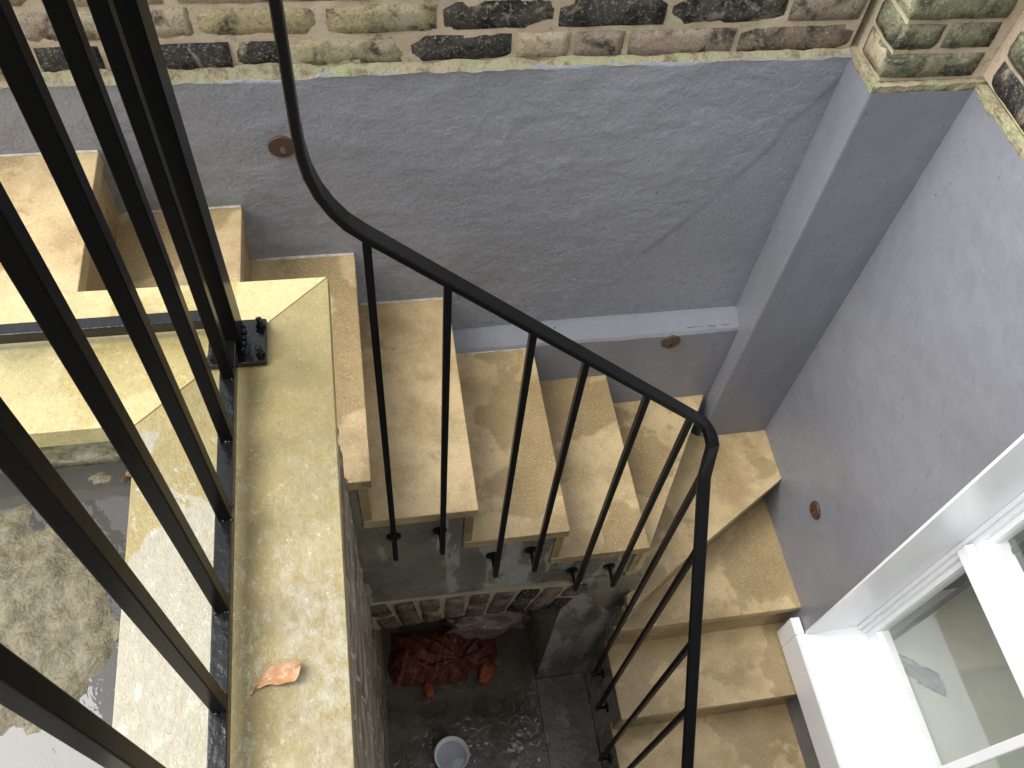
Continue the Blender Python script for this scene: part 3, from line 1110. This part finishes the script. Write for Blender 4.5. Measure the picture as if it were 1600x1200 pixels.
for i in range(NV):
    fr = (i + .5) / NV
    xc = -.058 + fr * .408
    an = math.radians(-12 + 34 * fr)        # fan of the joints
    zt, zb = -1.606 - .024 * fr, arc_z(xc) + .001
    zb += .001
    L = zt - zb
    wd = .408 / NV - .0085
    sh = math.tan(an)
    segs = [(zb, zt)] if i % 2 else [(zb, zb + L * .46), (zb + L * .54, zt)]
    for (a, b) in segs:
        o = bpy.data.objects.new('brick', random.choice(BR[kinds[i] if random.random() < .75 else 'b_brown']))
        COL.objects.link(o)
        o.parent = va
        hgt = b - a
        o.rotation_euler = (0, math.pi / 2 + an, 0)
        o.scale = (hgt * S / BL, 1, wd * S / BH)
        mz = (a + b) / 2
        o.location = W(xc + sh * (mz - (zb + zt) / 2), YC - .006, mz) - org(va) + Vector((0, BD / 2 - random.uniform(0, .003), 0))

# unseen wall added at the near end to keep low side light out
ew = thing('end_wall', 'added unseen wall closing the near end of the lightwell to side light', 'wall', (.4, -1.0, FL))
obj('render_coat', bbox(-.06, XR - .001, -1.1, -.96, FL - .01, -.7435), M['stringer'], ew)

# ------------------------------------------------------------------ upper railing
ra = thing('iron_railing', 'black square bar iron railing bolted to the stone coping, left foreground', 'railing', (-.134, .3, CZ))
PXc, PYc = -.1375, .514
plate = obj('base_plate', bbox(-.1557, -.1030, .4850, .5365, CZ + .0004, CZ + .0072, bev=.0018), M['iron'], ra)
for bx, by in ((-.1085, .5265), (-.1085, .4945), (-.1495, .4935), (-.1500, .5285)):
    bm = bmesh.new()
    cyl(bm, (bx, by, CZ + .0073), (0, 0, 1), .0065, .0016, 16)
    cyl(bm, (bx, by, CZ + .009), (0, 0, 1), .0048, .0052, 6)
    cyl(bm, (bx, by, CZ + .0143), (0, 0, 1), .0034, .0045, 12, .0028)
    cyl(bm, (bx, by, CZ + .0189), (0, 0, 1), .0028, .0015, 12, .0012)
    obj('bolt', bm, M['iron'], plate)
TOP = -.03
obj('post', bbox(PXc - .0138, PXc + .0138, PYc - .0140, PYc + .0140, CZ + .0072, TOP + .02, bev=.0012), M['bar'], ra)
bm = bmesh.new()
for k in range(16):
    a = k / 16 * 2 * math.pi
    r_ = .0160
    px = PXc + max(-1, min(1, 1.35 * math.cos(a))) * .0138
    py = PYc + max(-1, min(1, 1.35 * math.sin(a))) * .0138
    bmesh.ops.create_icosphere(bm, subdivisions=1, radius=random.uniform(.0026, .0038), matrix=Matrix.Translation((px, py, CZ + .0085)))
obj('weld', bm, M['iron'], ra, smooth=True)
RZ0, RZ1 = -.6685, -.655
XRl, HB = -.1342, .0067
obj('bottom_rail', bbox(XRl - HB, XRl + HB, -1.05, .4998, RZ0, RZ1, bev=.0010), M['iron'], ra)
obj('bottom_rail', bbox(-1.1, PXc - .0146, .5245, .5375, RZ0, RZ1, bev=.0010), M['iron'], ra)
obj('top_rail', bbox(XRl - .012, XRl + .012, -1.05, .4995, TOP, TOP + .007, bev=.0012), M['iron'], ra)
obj('top_rail', bbox(-1.1, PXc - .0134, .519, .543, TOP, TOP + .007, bev=.0012), M['iron'], ra)
ybars = [.4674, .404, .3315, .2561, .1831, .108, .033, -.042, -.117, -.192, -.267, -.342]
barm = None
HBB = .0054


def bar(x, y):
    global barm
    if barm is None:
        barm = obj('bar', bbox(x - HBB, x + HBB, y - HBB, y + HBB, RZ1 + .0002, TOP - .0002, bev=.0009), M['bar'], ra)
        return barm, (x, y)
    o = barm.copy()
    COL.objects.link(o)
    o.parent = ra
    o.location = W(x, y, RZ1 + .0002) - org(ra)
    return o, (x, y)
for yc in ybars:
    o, (bx, by) = bar(XRl + HB - HBB, yc - HBB)
    bm = bmesh.new()
    for k in range(7):
        bmesh.ops.create_icosphere(bm, subdivisions=1, radius=random.uniform(.0012, .0022), matrix=Matrix.Translation((bx + random.uniform(-1, 1) * HBB, by + random.choice((-1, 1)) * (HBB + .0004), RZ1 + .0006)))
    w_ = obj('weld', bm, M['iron'], ra, smooth=True)
for x in (-.2155, -.290, -.361, -.436, -.51, -.585, -.66, -.735, -.81, -.885, -.96):
    bar(x, .531)

# ------------------------------------------------------------------ stair railing
sr = thing('stair_railing', 'black stair handrail on slim square balusters fixed to the side of the stone steps', 'railing', (.2, .545, -1.3))
YB, XB = .545, .4305
path = [(-.142, PYc + .02, -.16, 0), (-.10, YB, -.165, 0), (-.062, YB, -.175, 0), (-.051, YB, -.195, 0), (-.0475, YB, -.23, 0), (-.0475, YB, -.35, 0), (-.0480, YB, -.455, 0)]
arc = [(-.0472, -.478), (-.0445, -.500), (-.0385, -.522), (-.0295, -.542), (-.0185, -.5595), (-.004, -.575)]
path += [(x, YB, z, 0) for x, z in arc]
zl = lambda x: -.576 - (x + .003) * .946
for x in (.07, .15, .25, .33, .395):
    path.append((x, YB, zl(x), 0))
cx, r_ = XB - .024, .024
for k in range(1, 8):
    a = k / 8 * math.pi / 2
    path.append((cx + r_ * math.sin(a), YB - r_ + r_ * math.cos(a), zl(.395) - .011 - .045 * k / 8, -a))
for y in (.51, .45, .35, .206, .12, .07):
    path.append((XB, y, -1.021 - (.542 - y) * 1.405, -math.pi / 2))
def sweep(path, wd, th):
    bm = bmesh.new()
    P = [Vector(p[:3]) for p in path]
    rings = []
    for i, p in enumerate(P):
        tg = (P[min(i + 1, len(P) - 1)] - P[max(i - 1, 0)]).normalized()
        a = path[i][3]
        wv = Vector((-math.sin(a), math.cos(a), 0))
        wv = (wv - tg * wv.dot(tg)).normalized()
        nv = wv.cross(tg).normalized()
        c = .0012
        ring = []
        for (u, v) in ((wd - c, th), (wd, th - c), (wd, -th + c), (wd - c, -th), (-wd + c, -th), (-wd, -th + c), (-wd, th - c), (-wd + c, th)):
            ring.append(bm.verts.new(p + wv * u + nv * v))
        rings.append(ring)
    for a, b in zip(rings, rings[1:]):
        for k in range(8):
            bm.faces.new((a[k], a[(k + 1) % 8], b[(k + 1) % 8], b[k]))
    bm.faces.new(rings[0]); bm.faces.new(rings[-1][::-1])
    return bm
obj('handrail', sweep(path, .0093, .0040), M['iron2'], sr)
hb = .0041
def baluster(x, y, ztop, zbot, direction, zpin):
    o = obj('baluster', bbox(x - hb, x + hb, y - hb, y + hb, zbot, ztop, bev=.0006), M['iron2'], sr)
    d = Vector(direction)
    p0 = Vector((x, y, zpin)) + d * hb
    dist = (YC - y - hb) if d.y else (XS - x - hb)
    obj('pin', cyl(bmesh.new(), p0, d, .0034, dist - .0035, 12), M['iron2'], o)
    obj('flange', cyl(bmesh.new(), p0 + d * (dist - .0034), d, .0115, .0036, 20), M['iron2'], o)
for x, zb in ((-.003, -1.312), (.0705, -1.309), (.163, -1.438), (.2305, -1.433), (.3205, -1.556), (.393, -1.559)):
    baluster(x, YB, zl(x) - .0052, zb, (0, 1, 0), zb + .005)
for y, zb in ((.5165, -2.084), (.447, -2.113), (.3515, -2.206), (.2785, -2.206), (.20, -2.26), (.125, -2.27)):
    baluster(XB, y, -1.021 - (.542 - y) * 1.405 - .0065, zb, (1, 0, 0), zb + .005)

# ------------------------------------------------------------------ step lights
def step_light(at, face, label):
    t = thing('step_light', label, 'light', at, 'step lights set in the grey walls')
    # local frame: u right, v up, n out of the wall
    if face == '-y':
        u, v, n = Vector((1, 0, 0)), Vector((0, 0, 1)), Vector((0, -1, 0))
    else:
        u, v, n = Vector((0, -1, 0)), Vector((0, 0, 1)), Vector((-1, 0, 0))
    c = Vector(at)
    Rr, N = .0192, 40
    def ringpts(rad, dep, oval=None):
        out = []
        for i in range(N):
            a = 2 * math.pi * i / N
            if oval:
                x, z = .0044 * math.cos(a), -.0062 + .0085 * math.sin(a)
            else:
                x, z = rad * math.cos(a), rad * math.sin(a)
            out.append(c + u * x + v * z + n * dep)
        return out
    bm = bmesh.new()
    loops = [ringpts(Rr, -.004), ringpts(Rr, .0030), ringpts(Rr - .0012, .0042), ringpts(0, .0042, True), ringpts(0, -.010, True)]
    L = [[bm.verts.new(p) for p in lp] for lp in loops]
    for a, b in zip(L, L[1:]):
        for i in range(N):
            bm.faces.new((a[i], a[(i + 1) % N], b[(i + 1) % N], b[i]))
    bm.faces.new(L[-1])
    obj('bezel', bm, M['bezel'], t)
    bm = bmesh.new()
    cyl(bm, c + u * .0022 - v * .0058 + n * -.0085, n * 1.0 + v * -.25, .0008, .0115, 10)
    obj('reflector', bm, M['lens'], t)
step_light((-.111, YW - .001, -.868), '-y', 'round brown step light high on the back wall beside the handrail')
step_light((.571, YL - .0005, -1.3725), '-y', 'round brown step light below the ledge of the back wall near the corner')
step_light((.8675, .671, -1.615), '-x', 'round brown step light on the right wall near the white window')

# ------------------------------------------------------------------ things lying about
def leaf(name, at, length, width, ang, mat, label, curl, seed):
    bm = bmesh.new()
    ca, sa = math.cos(ang), math.sin(ang)
    def f(s, t):
        x = s * length
        half = width * (max(0, math.sin(math.pi * min(1, max(0, (s - .12) / .88)) ** 1.7)) ** .6 if s > .12 else 0) + .0009 * (1 - s)
        yv = (t - .5) * 2 * half
        z = .0012 + curl * (abs(t - .5) * 2) ** 2 * (.3 + s) + .0016 * fnoise(s * 6, t * 3, seed, 3) - .0008 * (abs(t - .5) < .05) + .003 * s * s
        yv += .0028 * math.sin(s * 5.5) + .0011 * fnoise(s * 7, (t > .5) * 3, seed + 4, 2)
        return (at[0] + x * ca - yv * sa, at[1] + x * sa + yv * ca, at[2] + max(z, .0004))
    sheet(bm, 26, 10, f)
    return tag(obj(name, bm, mat, smooth=True), label, 'leaf')
leaf('dry_leaf', (-.1165, .1885, CZ), .0415, .0082, math.atan2(.018, .036), M['leaf'], 'single dry orange leaf lying on the wet stone coping', .004, 2.0)
leaf('dry_leaf', (-.244, .414, -.7435), .022, .004, .5, M['leaf2'], 'scrap of brown leaf in the corner of the puddled paving', .002, 5.0)

# rubble sack
def blob(cx, cy, cz, rx, ry, rz, amp, seed, pw=.5, n=56, m=30, fold=0.0, ang=0.0):
    bm = bmesh.new()
    def sg(a, p):
        return math.copysign(abs(a) ** p, a)
    def f(s, t):
        a = s * 2 * math.pi
        b = (t - .5) * math.pi
        x = sg(math.cos(b), pw) * sg(math.cos(a), pw)
        y = sg(math.cos(b), pw) * sg(math.sin(a), pw)
        z = sg(math.sin(b), .8)
        q = 1 + amp * fnoise(x * 1.6 + seed, y * 1.6, z * 1.6, 2)
        fo = fold * (1 - abs(fnoise(x * 2.2 + y * 2.0 + seed, y * .9 - x * .5, seed, 3)) * 3)
        q += max(fo, 0)
        X, Y = x * rx * q, y * ry * q
        X, Y = X * math.cos(ang) - Y * math.sin(ang), X * math.sin(ang) + Y * math.cos(ang)
        return (cx + X, cy + Y, max(FL + .001, cz + z * rz * q))
    g = sheet(bm, n, m, f)
    bmesh.ops.remove_doubles(bm, verts=bm.verts[:], dist=.0004)
    return bm
sk = thing('rubble_sack', 'crumpled rust red mesh sack of rubble lying in the vault opening', 'sack', (.07, .64, FL))
def sack_sheet(cx, cy, rx, ry, hgt, tie, seed, nfold, ang):
    bm = bmesh.new()
    ca, sa = math.cos(ang), math.sin(ang)
    def f(s_, t):
        a = s_ * 2 * math.pi
        # squarish outline with a ragged hem
        c, d = math.cos(a), math.sin(a)
        sq = 1 / max(abs(c), abs(d)) ** .75
        rag = 1 + .09 * fnoise(c * 1.7 + seed, d * 1.7, seed, 3) + .03 * fnoise(c * 7, d * 7, seed, 2)
        r = t * sq * rag
        u, v = r * c * rx, r * d * ry
        x, y = cx + u * ca - v * sa, cy + u * sa + v * ca
        th = math.atan2(y - tie[1], x - tie[0])
        rr = math.hypot(x - tie[0], y - tie[1])
        ph = th * nfold / (2 * math.pi) + .9 * fnoise(x * 9, y * 9, seed + 2, 2) + .25 * fnoise(x * 30, y * 30, seed, 2)
        fold = abs(2 * (ph - math.floor(ph + .5)))
        prof = (1 - t ** 3.2) * (1 + .25 * fnoise(x * 8, y * 8, seed + 6, 3))
        z = hgt * prof + .013 * (fold - .5) * min(1, rr / .06) * (1 - t ** 4) + .002 * (1 - abs(fnoise(x * 18, y * 18, seed + 9, 2)) * 4) * (1 - t ** 6)
        return (x, y, FL + max(.0012 + .002 * (1 - t), z + .002))
    sheet(bm, 128, 44, f)
    bmesh.ops.remove_doubles(bm, verts=bm.verts[:], dist=.00025)
    return bm
obj('sack_body', sack_sheet(.056, .674, .104, .072, .066, (.135, .650), 1.7, 17, -.06), M['sack'], sk, smooth=True)
obj('sack_body', sack_sheet(.182, .668, .052, .044, .036, (.138, .652), 5.1, 11, -.25), M['sack'], sk, smooth=True)
obj('loose_end', blob(.049, .588, FL + .010, .010, .020, .010, .4, 7.3, .8, 24, 14, .2, .1), M['sack_orange'], sk, smooth=True)
obj('loose_end', blob(.200, .612, FL + .014, .018, .026, .014, .4, 9.1, .8, 26, 14, .25, -.5), M['sack_orange'], sk, smooth=True)
bm = bmesh.new()
for k in range(9):
    a0 = random.uniform(-.035, .09)
    pp = []
    for q in range(8):
        u = q / 7
        x = a0 + .05 * u + random.uniform(-.004, .004)
        y = .60 + .13 * u
        z = FL + .030 + .046 * math.sin(math.pi * (.12 + .76 * u)) + random.uniform(-.002, .002)
        pp.append((x, y, z, 0))
    s2 = sweep(pp, .0012, .0009)
    me = bpy.data.meshes.new('tmp'); s2.to_mesh(me); s2.free()
    bm.from_mesh(me); bpy.data.meshes.remove(me)
obj('mesh_cords', bm, M['sack_orange'], sk)
tag(obj('plastic_bag', blob(.225, .755, FL + .045, .100, .048, .048, .35, 3.7, .7, 64, 32, .22, .0), M['plastic'], smooth=True),
    'crumpled clear plastic bag behind the red sack in the vault', 'bag')

# white bowl with water on the basement floor
bo = thing('white_bowl', 'round white bowl of grey water on the wet basement floor', 'bowl', (.087, .424, FL))
def lathe(c, prof, n=40):
    bm = bmesh.new()
    rings = [[bm.verts.new((c[0] + r * math.cos(2 * math.pi * i / n), c[1] + r * math.sin(2 * math.pi * i / n), c[2] + z)) for i in range(n)] for r, z in prof]
    for a, b in zip(rings, rings[1:]):
        for i in range(n):
            bm.faces.new((a[i], a[(i + 1) % n], b[(i + 1) % n], b[i]))
    bm.faces.new(rings[0]); bm.faces.new(rings[-1])
    return bm
obj('bowl_body', lathe((.087, .421, FL), [(.022, .003), (.028, .004), (.036, .022), (.0415, .050), (.0425, .052), (.0405, .0525), (.034, .026), (.026, .010), (.012, .008)]), M['bowl'], bo, smooth=True)
obj('bowl_water', lathe((.087, .421, FL), [(.0352, .0300), (.0350, .0306), (.01, .0306)]), M['bowlwater'], bo)
